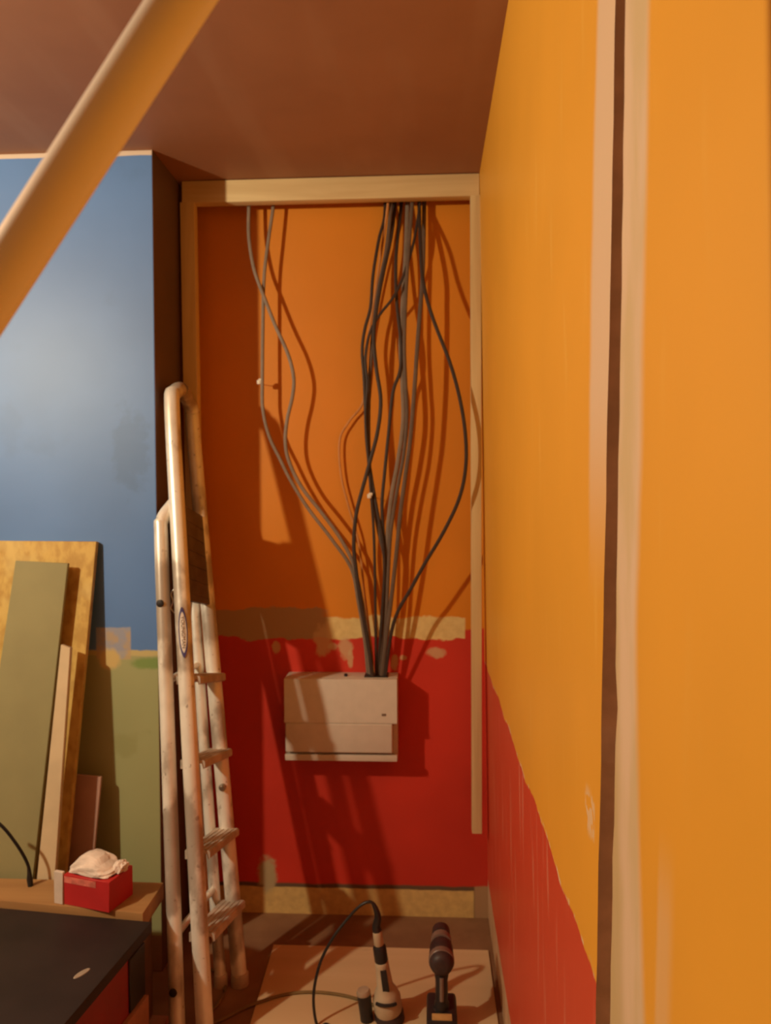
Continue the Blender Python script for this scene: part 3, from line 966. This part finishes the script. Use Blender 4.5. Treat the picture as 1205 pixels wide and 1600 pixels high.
add_tube(bm, smooth_path(path, 5), [.0185] * 6 + [.0165] * 8 + [.020] * 4 + [.026] * 3, sides=16, r2=.024)
H = obj('handle', bm, M_TB, T2)
bm = bmesh.new()
add_tube(bm, smooth_path([hc + Vector((0, -.0165, -.036)), hc + Vector((0, -.0195, -.05)), Vector((hc.x, Yd - .0255, zb + .028))], 5), .0055, sides=8)
obj('grip_highlight', bm, M_RING, H)['label'] = 'grey painted highlight on the grip'  # lighter grey strip stands in for the highlight down the handle
bm = bmesh.new()
add_box(bm, hc.x - .040, hc.x + .040, Yd - .062, Yd + .060, .036, zb, .022, 4)
obj('battery_mount', bm, M_TB, T2)
obj('battery', box(hc.x - .037, hc.x + .037, Yd - .066, Yd + .064, .0005, .0395, bevel=.008, seg=2), M_TB, T2)
obj('battery_panel', box(hc.x - .026, hc.x + .026, Yd - .056, Yd - .034, zb - .006, zb + .002, bevel=.002), plain('tan_panel', (.55, .33, .12), .5), T2)['label'] = 'tan panel'
obj('trigger', lathe([(0, .007), (.016, .007), (.020, .004)], hc + Vector((0, .022, -.04)), (0, 1, -.1), 10), M_RING, T2)

# olive cord lying on the board, coiled by the ladder
M_OL = plain('olive_cord', (0.20, 0.125, 0.045), 0.6)
fp = [(303, 1524), (322, 1514), (345, 1523), (352, 1545), (338, 1572), (318, 1590), (325, 1600), (350, 1592), (378, 1577), (410, 1564), (450, 1553), (490, 1550), (530, 1554), (562, 1562), (590, 1573)]
pts = [floor_at(px, py, .0045 if px > 395 else -.0005) for px, py in fp]
pts[4].z += .0; pts[6].z += 0.0
tag(obj('floor_cord', tube(smooth_path(pts, 6), .0042, sides=8), M_OL), 'olive cord curving over the pale floor board towards the corded tool', 'cord')

# timber offcut on the floor beside the chest
q = floor_at(247, 1592, .02)
tag(obj('timber_offcut', box(q.x - .030, q.x + .024, q.y - .075, q.y + .012, FL + .0005, .022, bevel=.002), plain('red_brown_timber', (.42, .17, .09), .6)),
    'short red brown timber offcut on the floor right of the chest', 'offcut')

# ------------------------------------------------------------------ white pipe leaning across the upper left corner
YP = 0.455
a, b = at(284, 0, YP), at(0, 442, YP * 1.03)
d = (b - a).normalized()
top = a - d * ((HC - .03 - a.z) / -d.z) if d.z != 0 else a
tlen = (a.z - 0.012) / -d.z
bot = a + d * tlen
top = a + (-d) * ((HC - .025 - a.z) / (-d.z))
if top.x > xw(2.3) - .03:
    top = a + (-d) * ((xw(2.2) - .030 - a.x) / (-d.x))
n = NT('white_pipe_plastic', 0.40, 0, 0.75)
n.obj()
M_PIPE = n.done(n.mix(n.step(n.noise(8, 3), 0.3, 0.7), (0.80, 0.74, 0.64), (0.76, 0.69, 0.59)))
bm = bmesh.new()
ring_o = .0162
sides = 40
ax = (top - bot).normalized()
s1 = ax.cross(Vector((0, 1, 0))).normalized(); s2 = ax.cross(s1)
rg = []
for p, r in ((bot, ring_o - .002), (bot, ring_o), (top, ring_o), (top, ring_o - .002)):
    rg.append([bm.verts.new(p + s1 * (r * math.cos(2 * math.pi * k / sides)) + s2 * (r * math.sin(2 * math.pi * k / sides))) for k in range(sides)])
for i in range(4):
    j = (i + 1) % 4
    for k in range(sides):
        bm.faces.new([rg[i][k], rg[i][(k + 1) % sides], rg[j][(k + 1) % sides], rg[j][k]])
tag(obj('plastic_pipe', bm, M_PIPE), 'long white plastic pipe leaning diagonally across the upper left', 'pipe')
